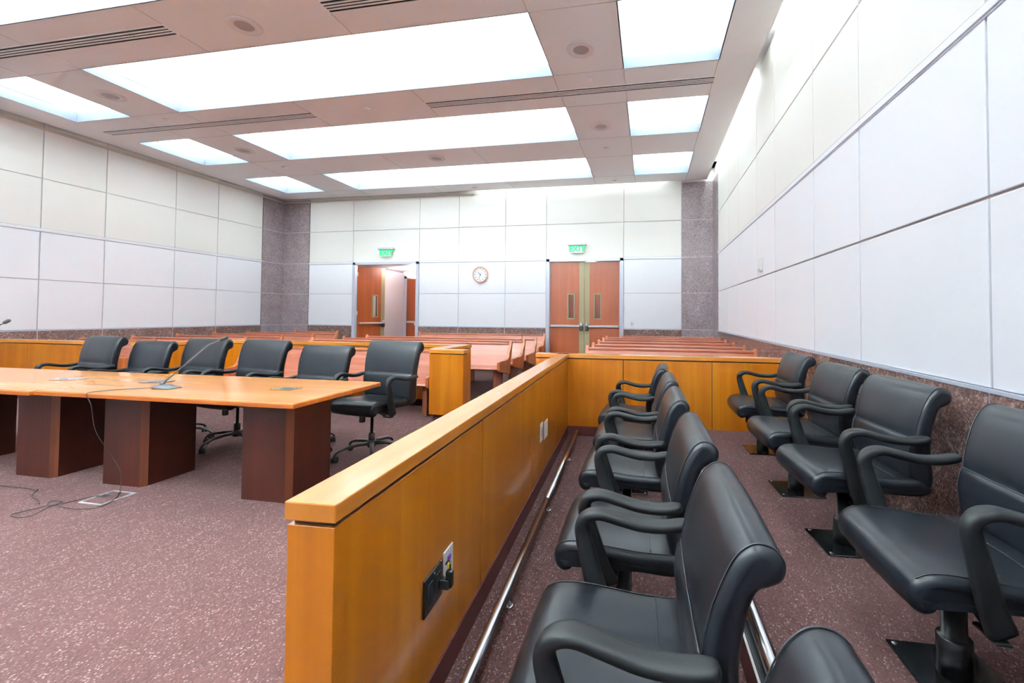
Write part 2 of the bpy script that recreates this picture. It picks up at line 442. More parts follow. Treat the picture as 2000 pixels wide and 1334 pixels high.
# board joints, raised a hair below the paint as dark hairlines
def jx(x, y0, y1): b.box((x - .003, y0, ZC - .0015), (x + .003, y1, ZC + .001), M['seam'])
def jy(y, x0, x1): b.box((x0, y - .003, ZC - .0015), (x1, y + .003, ZC + .001), M['seam'])
gaps = [(a[1], c[0]) for a, c in zip(YO, YO[1:])] + [(YO[-1][1], CY1)]
for g0, g1 in gaps:
    for x in (-8.12, -7.18, -5.18, -3.25, -1.23, -.31): jx(x, g0, g1)
    jx(.83, g0, g1)
for x0, x1 in ((-8.12, -7.18), (-1.23, -.31)):
    for y0, y1 in YO: jy(y0, x0, x1); jy(y1, x0, x1)
struct(b.build('ceiling'))

# tan bead around the ceiling edge, on the walls
b = MB()
b.box((XL - .01, YF, ZC - .075), (XL + .022, YB, ZC - .035), M['bead'], .006, 1)
struct(b.build('trim_8'))
b = MB(); b.box((XL, YB - .022, ZC - .075), (-4.35, YB + .01, ZC - .035), M['bead'], .006, 1); struct(b.build('trim_9'))

def coffer(x0, x1, y0, y1, label, gain=1.):
    cx, cy = (x0 + x1) / 2, (y0 + y1) / 2; hx, hy = (x1 - x0) / 2, (y1 - y0) / 2
    t = thing('ceiling_light', label, 'ceiling light', (cx, cy, ZC), 0, 'lit ceiling coffers')
    e = .20; zl = .15
    b = MB()
    w = .012
    for lo, hi in (((-hx - w, -hy - w, 0), (-hx, hy + w, zl)), ((hx, -hy - w, 0), (hx + w, hy + w, zl)),
                   ((-hx, -hy - w, 0), (hx, -hy, zl)), ((-hx, hy, 0), (hx, hy + w, zl))):
        b.box(lo, hi, M['lip'])
    b.build('lip', t)
    b = MB()
    X, Y = hx + e, hy + e
    nu, nv = 24, 16
    i = b.mi(M['vault'])
    g = []
    for a in range(nu + 1):
        row = []
        for c in range(nv + 1):
            u = math.sin((a / nu - .5) * PI); v = math.sin((c / nv - .5) * PI)
            k = max(0, (1 - abs(u * hx / X * X / hx) ** 10)) * max(0, (1 - abs(v) ** 4))
            row.append(b.bm.verts.new((u * X, v * Y, .20 + .36 * math.sqrt(k))))
        g.append(row)
    for a in range(nu):
        for c in range(nv):
            f = b.bm.faces.new((g[a][c], g[a + 1][c], g[a + 1][c + 1], g[a][c + 1])); f.smooth = True; f.material_index = i
    # ledge that carries the lamps, and the short upstand behind them
    for lo, hi in (((-X, -Y, zl - .01), (-hx - w, Y, zl)), ((hx + w, -Y, zl - .01), (X, Y, zl)), ((-hx - w, -Y, zl - .01), (hx + w, -hy - w, zl)), ((-hx - w, hy + w, zl - .01), (hx + w, Y, zl))):
        b.box(lo, hi, M['vault'])
    for lo, hi in (((-X, -Y, zl), (X, -Y + .005, .21)), ((-X, Y - .005, zl), (X, Y, .21)), ((-X, -Y, zl), (-X + .005, Y, .21)), ((X - .005, -Y, zl), (X, Y, .21))):
        b.box(lo, hi, M['vault'])
    b.build('vault', t)
    # strip lamps lying on the long ledges
    for s in (-1, 1):
        lamp('strip_lamp', (cx, cy + s * (hy + .115), ZC + zl + .02), 2 * hx, .10, PW * gain * 2 * hx, (0, -s * .75, 1), COOL)
    return t

PW = 12.; COOL = (.865, 1.0, .97)
def lamp(name, loc, lx, ly, power, direction, col):
    l = bpy.data.lights.new(name, 'AREA'); l.shape = 'RECTANGLE'; l.size = lx; l.size_y = ly; l.energy = power; l.color = col
    o = bpy.data.objects.new(name, l); C.objects.link(o); o.location = loc
    d = Vector(direction).normalized()
    z = -d; x = Vector((1, 0, 0)) if abs(d.x) < .7 and lx >= ly and abs(d.y) + abs(d.z) > .5 and name != 'slot_lamp_side' else Vector((0, 1, 0))
    x = (x - z * x.dot(z)).normalized(); y = z.cross(x)
    o.rotation_euler = Matrix((x, y, z)).transposed().to_euler()
    return o

rn = ['added fill far behind the viewpoint', 'added fill just behind the viewpoint', 'cut by the upper picture edge', 'second from the viewpoint', 'third from the viewpoint', 'nearest the back wall']
cn = ['small square lit ceiling recess beside the left wall', 'wide lit ceiling recess in the middle of the ceiling', 'square lit ceiling recess toward the right wall']
for (x0, x1), c in zip(XO, cn):
    for (y0, y1), r in zip(YO, rn):
        coffer(x0, x1, y0, y1, c + ', ' + r, 6.3 if y0 < 1 else 2. if y0 < 3 else 1.)  # unseen rows are added fill, driven far brighter than the visible ones

# strip lamps in the wall-washing slots
for y0, y1 in ((6.45, 10.4), (1.9, 5.55), (-2.4, 1.1)):
    lamp('slot_lamp_side', (1.335, (y0 + y1) / 2, ZC + .23), y1 - y0, .06, 2.6 * (y1 - y0), (.55, 0, -1), COOL)
lamp('slot_lamp', (-1.95, 10.46, ZC + .23), 4.6, .05, 1.7 * 4.6, (0, .5, -1), COOL)

# linear vents
def vent(x0, x1, y0, y1, label):
    t = thing('ceiling_vent', label, 'vent', ((x0 + x1) / 2, (y0 + y1) / 2, ZC), 0, 'linear ceiling vents')
    hx, hy = (x1 - x0) / 2, (y1 - y0) / 2
    b = MB(); b.box((-hx, -hy, -.004), (hx, hy, -.001), M['slot']); b.build('slot_backing', t)
    b = MB(); w = .014
    for lo, hi in (((-hx - w, -hy - w, -.007), (hx + w, -hy, 0)), ((-hx - w, hy, -.007), (hx + w, hy + w, 0)), ((-hx - w, -hy, -.007), (-hx, hy, 0)), ((hx, -hy, -.007), (hx + w, hy, 0))): b.box(lo, hi, M['slat'])
    b.build('frame', t)
    n = 4; p = 2 * hy / n
    for k in range(1, n):
        b = MB(); y = -hy + k * p; b.box((-hx, y - .0095, -.009), (hx, y + .0095, -.004), M['slat']); b.build('slat', t)
vent(-9.29, -5.19, 3.81, 3.965, 'long black slotted ceiling vent at the upper left corner of the picture')
vent(-9.29, -5.16, 5.92, 6.07, 'long black slotted ceiling vent near the left wall, between two wide recesses')
vent(-3.24, .84, 5.94, 6.10, 'long black slotted ceiling vent at centre right, ending near the right wall')
vent(-3.24, .84, 3.80, 3.955, 'black slotted ceiling vent cut by the top edge of the picture at centre')

def speaker(x, y, label):
    t = thing('ceiling_speaker', label, 'speaker', (x, y, ZC), 0, 'round ceiling speakers')
    b = MB(); b.lathe([(.092, -.002), (.095, -.010), (.150, -.012), (.168, -.007), (.170, 0), (.168, .002)], M['ring'], 40, caps=False); b.build('ring', t)
    b = MB(); b.lathe([(.0005, -.006), (.07, -.0065), (.094, -.004)], M['grille'], 32, caps=False); b.build('grille', t)
speaker(-.785, 5.06, 'round ceiling speaker between the right recess and the wide recess, right of top centre')
speaker(-4.315, 3.98, 'round ceiling speaker beside the upper left vent, near the top edge')
speaker(-7.63, 4.95, 'round ceiling speaker left of the wide recess second from the viewpoint')
speaker(-7.63, 7.10, 'round ceiling speaker left of the wide recess third from the viewpoint')
speaker(-.78, 7.20, 'round ceiling speaker right of the wide recess third from the viewpoint')
speaker(-4.17, 8.12, 'round ceiling speaker in the band between the two farthest wide recesses')

def sprinkler(x, y, label):
    t = thing('ceiling_sprinkler', label, 'sprinkler', (x, y, ZC), 0, 'concealed ceiling sprinklers')
    b = MB(); b.lathe([(.062, 0), (.062, -.004), (.040, -.006)], M['ring'], 24); b.build('escutcheon', t)
    b = MB(); b.lathe([(.042, -.006), (.042, -.018), (.0005, -.020)], M['white'], 24); b.build('cap', t)
for x, y, l in ((-.775, 5.71, 'small white sprinkler disc just in front of the centre right vent'), (-.79, 8.17, 'small white sprinkler disc beyond the second right hand speaker'),
                (-7.65, 5.73, 'small sprinkler disc above the left wall vent, left side'), (-7.62, 8.05, 'small sprinkler disc near the far left square recess'),
                (-.77, 10.2, 'tiny sprinkler disc by the back wall above the closed double doors'), (-4.2, 5.96, 'faint sprinkler disc at the centre of the ceiling band left of the vent'),
                (-4.2, 10.16, 'tiny sprinkler disc by the back wall above the clock')):
    sprinkler(x, y, l)

# ---------------------------------------------------------------- doors
def frame_door(name, x0, x1):
    b = MB(); zt = DH
    jw = .085
    for lo, hi in (((x0, YB - .02, 0), (x0 + jw, YB + .2, zt)), ((x1 - jw, YB - .02, 0), (x1, YB + .2, zt)), ((x0, YB - .02, zt - .07), (x1, YB + .2, zt))):
        b.box(lo, hi, M['frame'], .004, 1)
    # door stop step
    for lo, hi in (((x0 + jw, YB + .03, 0), (x0 + jw + .012, YB + .06, zt - .07)), ((x1 - jw - .012, YB + .03, 0), (x1 - jw, YB + .06, zt - .07))):
        b.box(lo, hi, M['frame'])
    d = struct(b.build(name)); return d

def leaf(parent, hinge, width, ang, side, h=2.575):
    """side=+1: hinge on the left edge. local x runs from the hinge to the free edge, -y faces the courtroom"""
    e = bpy.data.objects.new('door_leaf', None)
    b = MB()
    s = side
    def bx(x0, x1, y0, y1, z0, z1, m, bev=0.):
        if s < 0: x0, x1 = -x1, -x0
        bb.box((x0, y0, z0), (x1, y1, z1), m, bev, 1)
    wx0, wx1, wz0, wz1 = width - .42 + .025, width - .27 + .025, 1.20, 1.79
    bb = b
    ew = .125
    for x0, x1, z0, z1 in ((0.004, wx0, .01, h), (wx1, width - ew, .01, h), (wx0, wx1, .01, wz0), (wx0, wx1, wz1, h)):
        bx(x0, x1, 0, .045, z0, z1, M['door'])
    bx(width - ew, width - .002, -.002, .047, .01, h, M['olive'])
    o = b.build('door_leaf', parent, hinge, ang)
    bb = MB()
    for x0, x1, z0, z1 in ((wx0 - .02, wx0 + .012, wz0 - .02, wz1 + .02), (wx1 - .012, wx1 + .02, wz0 - .02, wz1 + .02), (wx0, wx1, wz0 - .02, wz0 + .012), (wx0, wx1, wz1 - .012, wz1 + .02)):
        bx(x0, x1, -.012, .057, z0, z1, M['olive'], .004)
    bb.build('window_frame', o)
    bb = MB(); bx(wx0, wx1, .020, .026, wz0, wz1, M['glass']); bb.build('window_glass', o)
    bb = MB(); bx(.03, width - .10, -.075, -.045, .99, 1.045, M['satin'], .008); bx(.03, .10, -.05, 0, .995, 1.04, M['satin']); bb.build('push_bar', o)
    bb = MB(); bx(width - .105, width - .03, -.085, 0, .905, 1.02, M['darkmetal'], .02); bx(width - .105, width - .03, -.085, 0, 1.01, 1.105, M['satin'], .02); bb.build('latch_housing', o)
    for z in (.35, 1.30, 2.35):
        bb = MB(); bx(-.012, .012, -.012, .012, z - .055, z + .055, M['satin'], .004); bb.build('hinge', o)
    return o

d1 = frame_door('door_1', *D1)
leaf(d1, (D1[0] + .10, YB + .07, 0), .86, R(70), 1)
leaf(d1, (D1[1] - .10, YB + .07, 0), .86, R(-82), -1)
d2 = frame_door('door_2', *D2)
w2 = (D2[1] - D2[0] - .17) / 2
leaf(d2, (D2[0] + .087, YB + .05, 0), w2 - .004, 0, 1)
leaf(d2, (D2[1] - .087, YB + .05, 0), w2 - .004, 0, -1)

# vestibules behind both doors
def vestibule(x0, x1, nm):
    yb = 13.05; y0 = YB + .2
    b = MB()
    b.box((x0 - .1, y0, 0), (x0, yb, 2.62), M['vest']); b.box((x1, y0, 0), (x1 + .1, yb, 2.62), M['vest'])
    b.box((x0 - .1, y0, 2.60), (x1 + .1, yb + .2, 2.7), M['vest'])
    b.box((x0 - .1, yb, 0), (x1 + .1, yb + .15, 2.7), M['vest'])
    struct(b.build('wall_vestibule' + nm))
    b = MB(); b.box((x0 - .1, y0 - .2, -.08), (x1 + .1, yb + .2, .002), M['corkbrown']); struct(b.build('floor_vestibule' + nm))
    return yb
yb = vestibule(-7.76, -5.9, '_left')
b = MB()
for lo, hi in (((-7.74, yb - .03, 0), (-7.66, yb + .02, 2.5)), ((-5.98, yb - .03, 0), (-5.91, yb + .02, 2.5)), ((-7.74, yb - .03, 2.42), (-5.91, yb + .02, 2.5))): b.box(lo, hi, M['frame'], .004, 1)
d3 = struct(b.build('door_3'))
for x0, x1 in ((-7.655, -6.83), (-6.825, -5.985)):
    b = MB(); b.box((x0, yb - .02, .01), (x1, yb - .001, 2.42), M['door']); o = b.build('door_leaf', d3)
    b = MB(); b.box((x0 + .04, yb - .09, 1.0), (x1 - .08, yb - .05, 1.06), M['satin'], .008); b.box((x0 + .05, yb - .05, 1.01), (x0 + .1, yb - .015, 1.05), M['satin']); b.build('push_bar', o)
l = bpy.data.lights.new('vestibule_fill', 'POINT'); l.energy = 14; l.shadow_soft_size = .12; l.color = (1, .86, .72)  # added fill light with no fixture, brightens the view through the closed doors' glass
o = bpy.data.objects.new('vestibule_fill', l); C.objects.link(o); o.location = (-1.53, 11.9, 2.45)
yb = vestibule(-2.46, -.6, '_right')
b = MB()
for x0, x1 in ((-2.40, -1.535), (-1.53, -.66)): b.box((x0, yb - .02, .01), (x1, yb - .001, 2.42), M['door'])
struct(b.build('door_4'))

t = thing('pendant_lamp', 'glowing bowl pendant lamp seen through the open doorway at left', 'lamp', (-6.70, 11.8, 2.60))
b = MB(); b.lathe([(.0005, -.29), (.10, -.28), (.20, -.24), (.27, -.18), (.30, -.11), (.29, -.11), (.26, -.17), (.0005, -.26)], M['bowl'], 32, caps=False); b.build('bowl', t)
b = MB(); b.lathe([(.3, -.115), (.312, -.108), (.3, -.10)], M['brass'], 32, caps=False); b.build('rim', t)
b = MB(); b.lathe([(.05, 0), (.05, -.02), (.012, -.03), (.012, -.25), (.0005, -.26)], M['brass'], 16); b.build('stem', t)
l = bpy.data.lights.new('pendant_bulb', 'POINT'); l.energy = 60; l.shadow_soft_size = .1; l.color = (1, .97, .95)
o = bpy.data.objects.new('pendant_bulb', l); C.objects.link(o); o.location = (-6.70, 11.8, 2.51); o.parent = None

# ---------------------------------------------------------------- wall fittings
def text_mesh(body, size, depth, mat, parent, name, loc, rot=(PI / 2, 0, 0)):
    cu = bpy.data.curves.new('lettering', 'FONT'); cu.body = body; cu.size = size; cu.extrude = depth; cu.align_x = 'CENTER'; cu.align_y = 'CENTER'
    cu.offset = size * .03
    tmp = bpy.data.objects.new('lettering_tmp', cu); C.objects.link(tmp)
    bpy.context.view_layer.update()
    dg = bpy.context.evaluated_depsgraph_get()
    me = bpy.data.meshes.new_from_object(tmp.evaluated_get(dg))
    bpy.data.objects.remove(tmp); bpy.data.curves.remove(cu)
    me.materials.clear(); me.materials.append(mat)
    o = bpy.data.objects.new(name, me); C.objects.link(o); o.location = loc; o.rotation_euler = rot; o.parent = parent
    return o

def exit_sign(x, z, label):
    t = thing('exit_sign', label, 'exit sign', (x, YB, z), 0, 'green exit signs')
    b = MB(); b.box((-.215, -.12, -.02), (.215, 0, .03), M['frame'], .006, 1); b.build('housing', t)
    b = MB(); b.box((-.155, -.066, -.205), (.155, -.058, -.02), M['exitpanel'], .002, 1); b.build('panel', t)
    text_mesh('EXIT', .19, .003, M['exitgreen'], t, 'lettering', (0, -.071, -.108))
exit_sign(-1.695, 2.985, 'green lit EXIT sign above the closed double doors at right')
exit_sign(-6.78, 2.99, 'green lit EXIT sign above the open doorway at left')

t = thing('wall_clock', 'round wall clock with copper rim between the two doorways', 'clock', (-4.17, YB, 2.29))
b = MB(); b.lathe([(.175, -.03), (.178, -.045), (.195, -.05), (.206, -.04), (.208, 0)], M['clockrim'], 48, axis='Y', caps=False); b.build('rim', t)
b = MB(); b.lathe([(.0005, -.028), (.178, -.028)], M['clockface'], 48, axis='Y', caps=False); b.build('face', t)
for k in range(12):
    a = k * PI / 6; c, q = math.sin(a) * .145, math.cos(a) * .145
    b = MB(); b.box((c - .007, -.031, q - .011), (c + .007, -.029, q + .011), M['ink']); b.build('hour_mark', t)
def hand(nm, ang, ln, w):
    b = MB(); a = R(ang); d = Vector((math.sin(a), 0, math.cos(a))); n = Vector((math.cos(a), 0, -math.sin(a)))
    p = [(-d * .03 - n * w), (-d * .03 + n * w), (d * ln + n * w * .6), (d * ln - n * w * .6)]
    b.prism([(q.x, q.z) for q in p], -.036, -.033, M['ink'], 'Y'); b.build(nm, t)
hand('hour_hand', 315, .09, .006); hand('minute_hand', 195, .135, .004)

t = thing('light_switch', 'white light switch plate on the back wall right of the closed doors', 'switch', (-.38, YB, 1.086))
b = MB(); b.box((-.038, -.008, -.06), (.038, 0, .06), M['white'], .003, 1); b.build('plate', t)
b = MB(); b.box((-.008, -.016, -.014), (.008, -.006, .014), M['gunmetal'], .002, 1); b.build('toggle', t)

t = thing('wall_sensor', 'small white sensor box high on the right wall', 'sensor', (XR, 6.17, 1.955))
b = MB(); b.box((-.035, -.05, -.07), (0, .05, .09), M['white'], .006, 1); b.build('body', t)
b = MB(); b.box((-.05, -.035, -.088), (0, .035, -.05), M['satin'], .006, 1); b.build('lens', t)

# ---------------------------------------------------------------- jury box platform and rails
SP = .129
def riser_x(y): return .372 - .0185 * y
b = MB()
ya, ybp = YF, 4.84
b.prism([(riser_x(ya) + .012, ya), (XR, ya), (XR, ybp), (riser_x(ybp) + .012, ybp)], 0.0, SP, M['carpet'], 'Z')
plat = struct(b.build('floor_platform'))
b = MB(); b.prism([(riser_x(ya), ya), (riser_x(ya) + .012, ya), (riser_x(ybp) + .012, ybp), (riser_x(ybp), ybp)], 0, SP - .002, M['toe'], 'Z'); b.build('riser', plat)
b = MB()
for o0, o1, z, m in ((-.004, .004, .004, 'satin'), (.004, .030, .002, 'rubber'), (.030, .036, .004, 'satin')):
    b.prism([(riser_x(ya) + o0, ya), (riser_x(ya) + o1, ya), (riser_x(ybp) + o1, ybp), (riser_x(ybp) + o0, ybp)], SP - .001, SP + z, M[m], 'Z')
for k in range(4):
    o0 = .007 + k * .006
    b.prism([(riser_x(ya) + o0, ya), (riser_x(ya) + o0 + .003, ya), (riser_x(ybp) + o0 + .003, ybp), (riser_x(ybp) + o0, ybp)], SP, SP + .005, M['rubber'], 'Z')
b.build('nosing', plat)

def pipe(name, label, p0, p1, r, feet, zf):
    t = thing(name, label, 'rail', (p0[0], p0[1], zf))
    v = lambda f: Vector([a + (c - a) * f for a, c in zip(p0, p1)])
    o0 = Vector((p0[0], p0[1], zf))
    n = 3
    for k in range(n):
        a, c = v(k / n), v((k + 1) / n)
        d = (c - a).normalized()
        b = MB(); b.tube([a - o0 + d * .0015, c - o0 - d * .0015], r, M['steel'], 20); b.build('rail', t)
    b = MB(); b.tube([v(0) - o0, v(1) - o0], r * .96, M['steel'], 20); b.build('rail_core', t)
    for f in feet:
        q = v(f) - o0
        b = MB(); b.tube([(q.x, q.y, 0.0), (q.x, q.y, q.z)], .009, M['steel'], 10); b.lathe([(.022, 0), (.022, .004), (.010, .006)], M['steel'], 16, at=(q.x, q.y, 0)); b.build('post', t)
pipe('foot_rail', 'stainless steel foot rail running along the inside of the long jury box wall', (-.485, -.6, .088), (-.716, 4.50, .088), .0215, (.1, .3, .49, .68, .88), 0)
pipe('step_rail', 'stainless steel rail along the edge of the raised jury step, behind the front row', (.415, -.6, .185), (.345, 4.55, .185), .0215, (.1, .3, .5, .7, .9), SP)

# ---------------------------------------------------------------- panelled partitions
def partition(name, label, p0, length, ang, width, zt=.864, seams=(), zb=.10, stub=None, cap='capw', end0=True, over=.005):
    """wall running along local +y from p0; local x spans 0..width"""
    t = thing(name, label, 'partition', (p0[0], p0[1], 0), ang)
    b = MB(); b.box((0, 0, zt - .042), (width, length, zt), M[cap], .0035, 2); b.build('cap', t)
    b = MB(); b.box((over + .008, over + .012, zt - .055), (width - over - .008, length - .01, zt - .04), M['black']); b.build('reveal', t)
    cuts = [0 + over] + list(seams) + [length - .001]
    for k, (a, c) in enumerate(zip(cuts, cuts[1:])):
        b = MB(); b.box((over, a + (.0035 if k else 0), zb), (width - over, c - .0035, zt - .053), M['maple'], .0008, 1); b.build('panel', t)
    if len(cuts) > 2:
        b = MB(); b.box((over + .004, over + .02, zb + .002), (width - over - .004, length - .02, zt - .056), M['black']); b.build('core', t)
    b = MB(); b.box((over - .006, over + .02, 0), (width - over + .006, length - .005, zb - .001), M['toe']); b.build('toe_kick', t)
    return t

ANG = math.atan(.0455)
jury = partition('jury_box_wall', 'long honey maple jury box wall running from the foreground to the far corner', (-.791, .855), 3.92, ANG, .124, seams=(1.005, 2.02, 3.03), over=.005)
# far wall, built along -x direction: rotate by +90 deg so local y points to -x
farlen = 2.66
far = partition('jury_box_wall', 'honey maple far wall of the jury box, spanning to the right wall', (1.455, 4.72), farlen, R(90) + R(1.0), .14, seams=(.82, 1.715), cap='capw')
# courtroom bar: post + wing + back run, one joined piece
def bar(name, label, boxes, loc):
    t = thing(name, label, 'partition', loc)
    zt, zb = .864, .10
    for k, (x0, x1, y0, y1, cm) in enumerate(boxes):
        x0 -= loc[0]; x1 -= loc[0]; y0 -= loc[1]; y1 -= loc[1]
        b = MB(); b.box((x0, y0, zt - .045), (x1, y1, zt), M[cm], .003, 2); b.build('cap', t)
        o = .006
        b = MB(); b.box((x0 + .015, y0 + .015, zt - .058), (x1 - .015, y1 - .015, zt - .04), M['black']); b.build('reveal', t)
        n = max(1, round(max(x1 - x0, y1 - y0) / 1.1))
        for j in range(n):
            if x1 - x0 > y1 - y0:
                a, c = x0 + o + (x1 - x0 - 2 * o) * j / n, x0 + o + (x1 - x0 - 2 * o) * (j + 1) / n
                lo, hi = (a + (.002 if j else 0), y0 + o, zb), (c - (.002 if j < n - 1 else 0), y1 - o, zt - .056)
            else:
                a, c = y0 + o + (y1 - y0 - 2 * o) * j / n, y0 + o + (y1 - y0 - 2 * o) * (j + 1) / n
                lo, hi = (x0 + o, a + (.002 if j else 0), zb), (x1 - o, c - (.002 if j < n - 1 else 0), zt - .056)
            b = MB(); b.box(lo, hi, M['maple'], .0015, 1); b.build('panel', t)
        b = MB(); b.box((x0 + .04, y0 + .04, 0), (x1 - .04, y1 - .04, zb), M['toe']); b.build('toe_kick', t)
    return t
bar('courtroom_bar', 'honey maple bar with end post at centre, wrapping round the inner pew',
    [(-2.55, -2.11, 4.845, 4.985, 'capx'), (-2.62, -2.42, 4.985, 5.68, 'capw'), (-6.50, -2.42, 5.68, 5.82, 'capx'), (-6.64, -6.50, 4.985, 5.82, 'capw'), (-6.98, -6.50, 4.845, 4.985, 'capx')], (-2.55, 4.845, 0))
bar('courtroom_bar', 'short honey maple bar at the far left, against the left wall',
    [(XL + .02, -7.83, 4.86, 5.0, 'capx')], (-9.9, 4.86, 0))

# ---------------------------------------------------------------- outlets on the jury wall (local frame of that wall)
def on_wall(name, label, cat, y, z, off=0., group=None):
    """at distance y along the inner face of the long wall"""
    w = .124 - .005 + off
    c, s = math.cos(ANG), math.sin(ANG)
    return thing(name, label, cat, (-.791 + w * c - y * s, .855 + w * s + y * c, z), ANG, group)
t = on_wall('wall_plate', 'black electrical outlet plate on the near end of the long jury wall', 'outlet', .505, .383)
b = MB(); b.box((0, -.068, -.06), (.007, .068, .06), M['base'], .002, 1); b.build('plate', t)
for k, yy in enumerate((-.03, .03)):
    b = MB(); b.box((.006, yy - .017, -.035), (.010, yy + .017, .035), M['rubber'], .002, 1); b.build('receptacle', t)
b = MB(); b.lathe([(.004, .007), (.004, .010), (.0005, .011)], M['steel'], 12, axis='X', at=(0, -.0, .048)); b.build('screw', t)
t = on_wall('power_plug', 'black right-angle power plug with cord plugged into the black outlet', 'plug', .545, .378, .010)
b = MB(); b.box((0, -.016, -.016), (.038, .016, .016), M['base'], .006, 2); b.box((.022, -.012, -.012), (.046, .012, .045), M['base'], .006, 2); b.build('body', t)
b = MB(); b.tube(spline([(.034, 0, .04), (.034, .004, .055), (.030, .012, .066), (.018, .022, .060), (.008, .03, .045)], 5), .0032, M['base'], 8); b.build('cord', t)
t = on_wall('data_plate', 'white jack plate with yellow and purple sockets beside the black outlet', 'outlet', .628, .390)
b = MB(); b.box((0, -.04, -.062), (.006, .04, .062), M['white'], .002, 1); b.build('plate', t)
b = MB(); b.box((.005, -.012, .016), (.010, .012, .036), M['purple'], .002, 1); b.build('jack', t)
b = MB(); b.box((.005, -.012, -.012), (.010, .012, .010), M['yellow'], .002, 1); b.build('jack', t)
b = MB(); b.box((.005, -.014, -.042), (.009, .014, -.02), M['silver'], .002, 1); b.build('jack', t)
t = on_wall('wall_plate', 'nearer white plate with socket of the pair midway along the jury wall', 'outlet', 2.345, .415)
b = MB(); b.box((0, -.04, -.068), (.006, .04, .068), M['white'], .002, 1); b.build('plate', t)
b = MB(); b.box((.005, -.015, -.035), (.009, .015, .035), M['silver'], .002, 1); b.build('receptacle', t)
t = on_wall('wall_plate', 'farther blank white plate of the pair midway along the jury wall', 'outlet', 2.525, .393)
b = MB(); b.box((0, -.066, -.066), (.006, .066, .066), M['white'], .002, 1); b.build('plate', t)
b = MB(); b.lathe([(.003, .006), (.003, .0075), (.0005, .008)], M['steel'], 10, axis='X', at=(0, 0, .045)); b.build('screw', t)

# ---------------------------------------------------------------- pews
def pew(x0, x1, yt, label, group, seams=(), zt=.845, zs=.465, depth=.60):
    """pew facing -y; yt = top of the backrest"""
    cx = (x0 + x1) / 2; hx = (x1 - x0) / 2
    t = thing('pew', label, 'pew', (cx, yt, 0), 0, group)
    cuts = [-hx + .04] + [s - cx for s in seams] + [hx - .04]
    yb0 = -.115
    for a, c in zip(cuts, cuts[1:]):
        g = .006 if len(cuts) > 2 else 0
        b = MB(); b.prism([(yb0, zs - .03), (yb0 - .026, zs - .02), (-.034, zt - .055), (-.010, zt - .055), (yb0 + .01, zs - .03)], a + g, c - g, M['pew'], 'X', .003)
        b.box((a + g, -.050, zt - .058), (c - g, .004, zt - .025), M['pew'], .008, 2)
        b.build('backrest', t)
        b = MB(); b.prism([(-depth + .02, zs - .028), (-depth, zs - .014), (-depth + .015, zs + .004), (yb0 - .02, zs - .010), (yb0 - .02, zs - .036)], a + g, c - g, M['pew'], 'X', .004); b.build('seat', t)
    prof = [(-.030, zt - .02)] + spline([(-.030, zt - .01), (-.060, zt - .10), (-.135, zs + .21), (-.160, zs + .145), (-.205, zs + .115), (-.30, zs + .10)], 4)[1:] + \
           spline([(-depth + .03, zs + .105), (-depth - .01, zs + .095), (-depth - .012, zs + .06), (-depth - .005, zs - .03), (-depth + .06, zs - .055), (-.30, zs - .10), (-.155, zs - .135), (-.115, zs - .12), (-.085, zs + .02), (-.03, zt - .20), (.012, zt - .03), (.004, zt), (-.018, zt + .004)], 4)
    for s in (-1, 1):
        b = MB(); x = s * (hx - .0225)
        b.prism(prof, x - .0225, x + .0225, M['pewend'], 'X', .004); b.build('end_panel', t)
        b = MB(); x = s * (hx - .13); b.box((x - .03, -depth + .14, 0), (x + .03, -.16, zs - .03), M['pewleg'], .004, 1); b.build('support', t)
    n = int(2 * hx / 1.6)
    for k in range(1, n + 1):
        x = -hx + 2 * hx * k / (n + 1)
        b = MB(); b.box((x - .02, -depth + .16, 0), (x + .02, -.16, zs - .03), M['pewleg'], .004, 1); b.build('support', t)
    return t
pew(-5.76, -2.63, 5.46, 'reddish oak pew inside the bar, directly behind the row of swivel chairs', 'pews', zt=.83, zs=.415, depth=.45)
gm = ['first', 'second', 'third']
for (x0, x1, y), r in zip(((-5.93, -2.19, 6.97), (-5.80, -2.15, 7.62), (-5.79, -2.115, 8.32)), gm):
    pew(x0, x1, y, 'long gallery pew in the centre block, %s row behind the bar' % r, 'pews', seams=(-2.95,) if r == 'first' else ())
pew(-5.58, -2.37, 10.12, 'gallery pew against the back wall under the clock, between the two doorways', 'pews', seams=(-5.1, -2.93))
rr = ['first', 'second', 'third', 'fourth', 'fifth']
for (y), r in zip((6.34, 7.04, 7.86, 8.66, 9.36), rr):
    pew(-.885, 1.425, y, 'gallery pew in the right block, %s row beyond the jury box' % r, 'pews', depth=.56)
pew(-.60, 1.40, 10.10, 'gallery pew in the right block against the back wall, farthest row', 'pews')
for y, x1, r in zip((5.92, 6.70, 7.5, 8.28, 9.12), (-8.0, -7.05, -7.04, -7.0, -7.1), rr):
    pew(-9.60, x1, y, 'gallery pew in the left block by the left wall, %s row from the bar' % r, 'pews')
pew(-9.14, -7.86, 10.12, 'gallery pew at the back left, between the corner pier and the open doorway', 'pews')

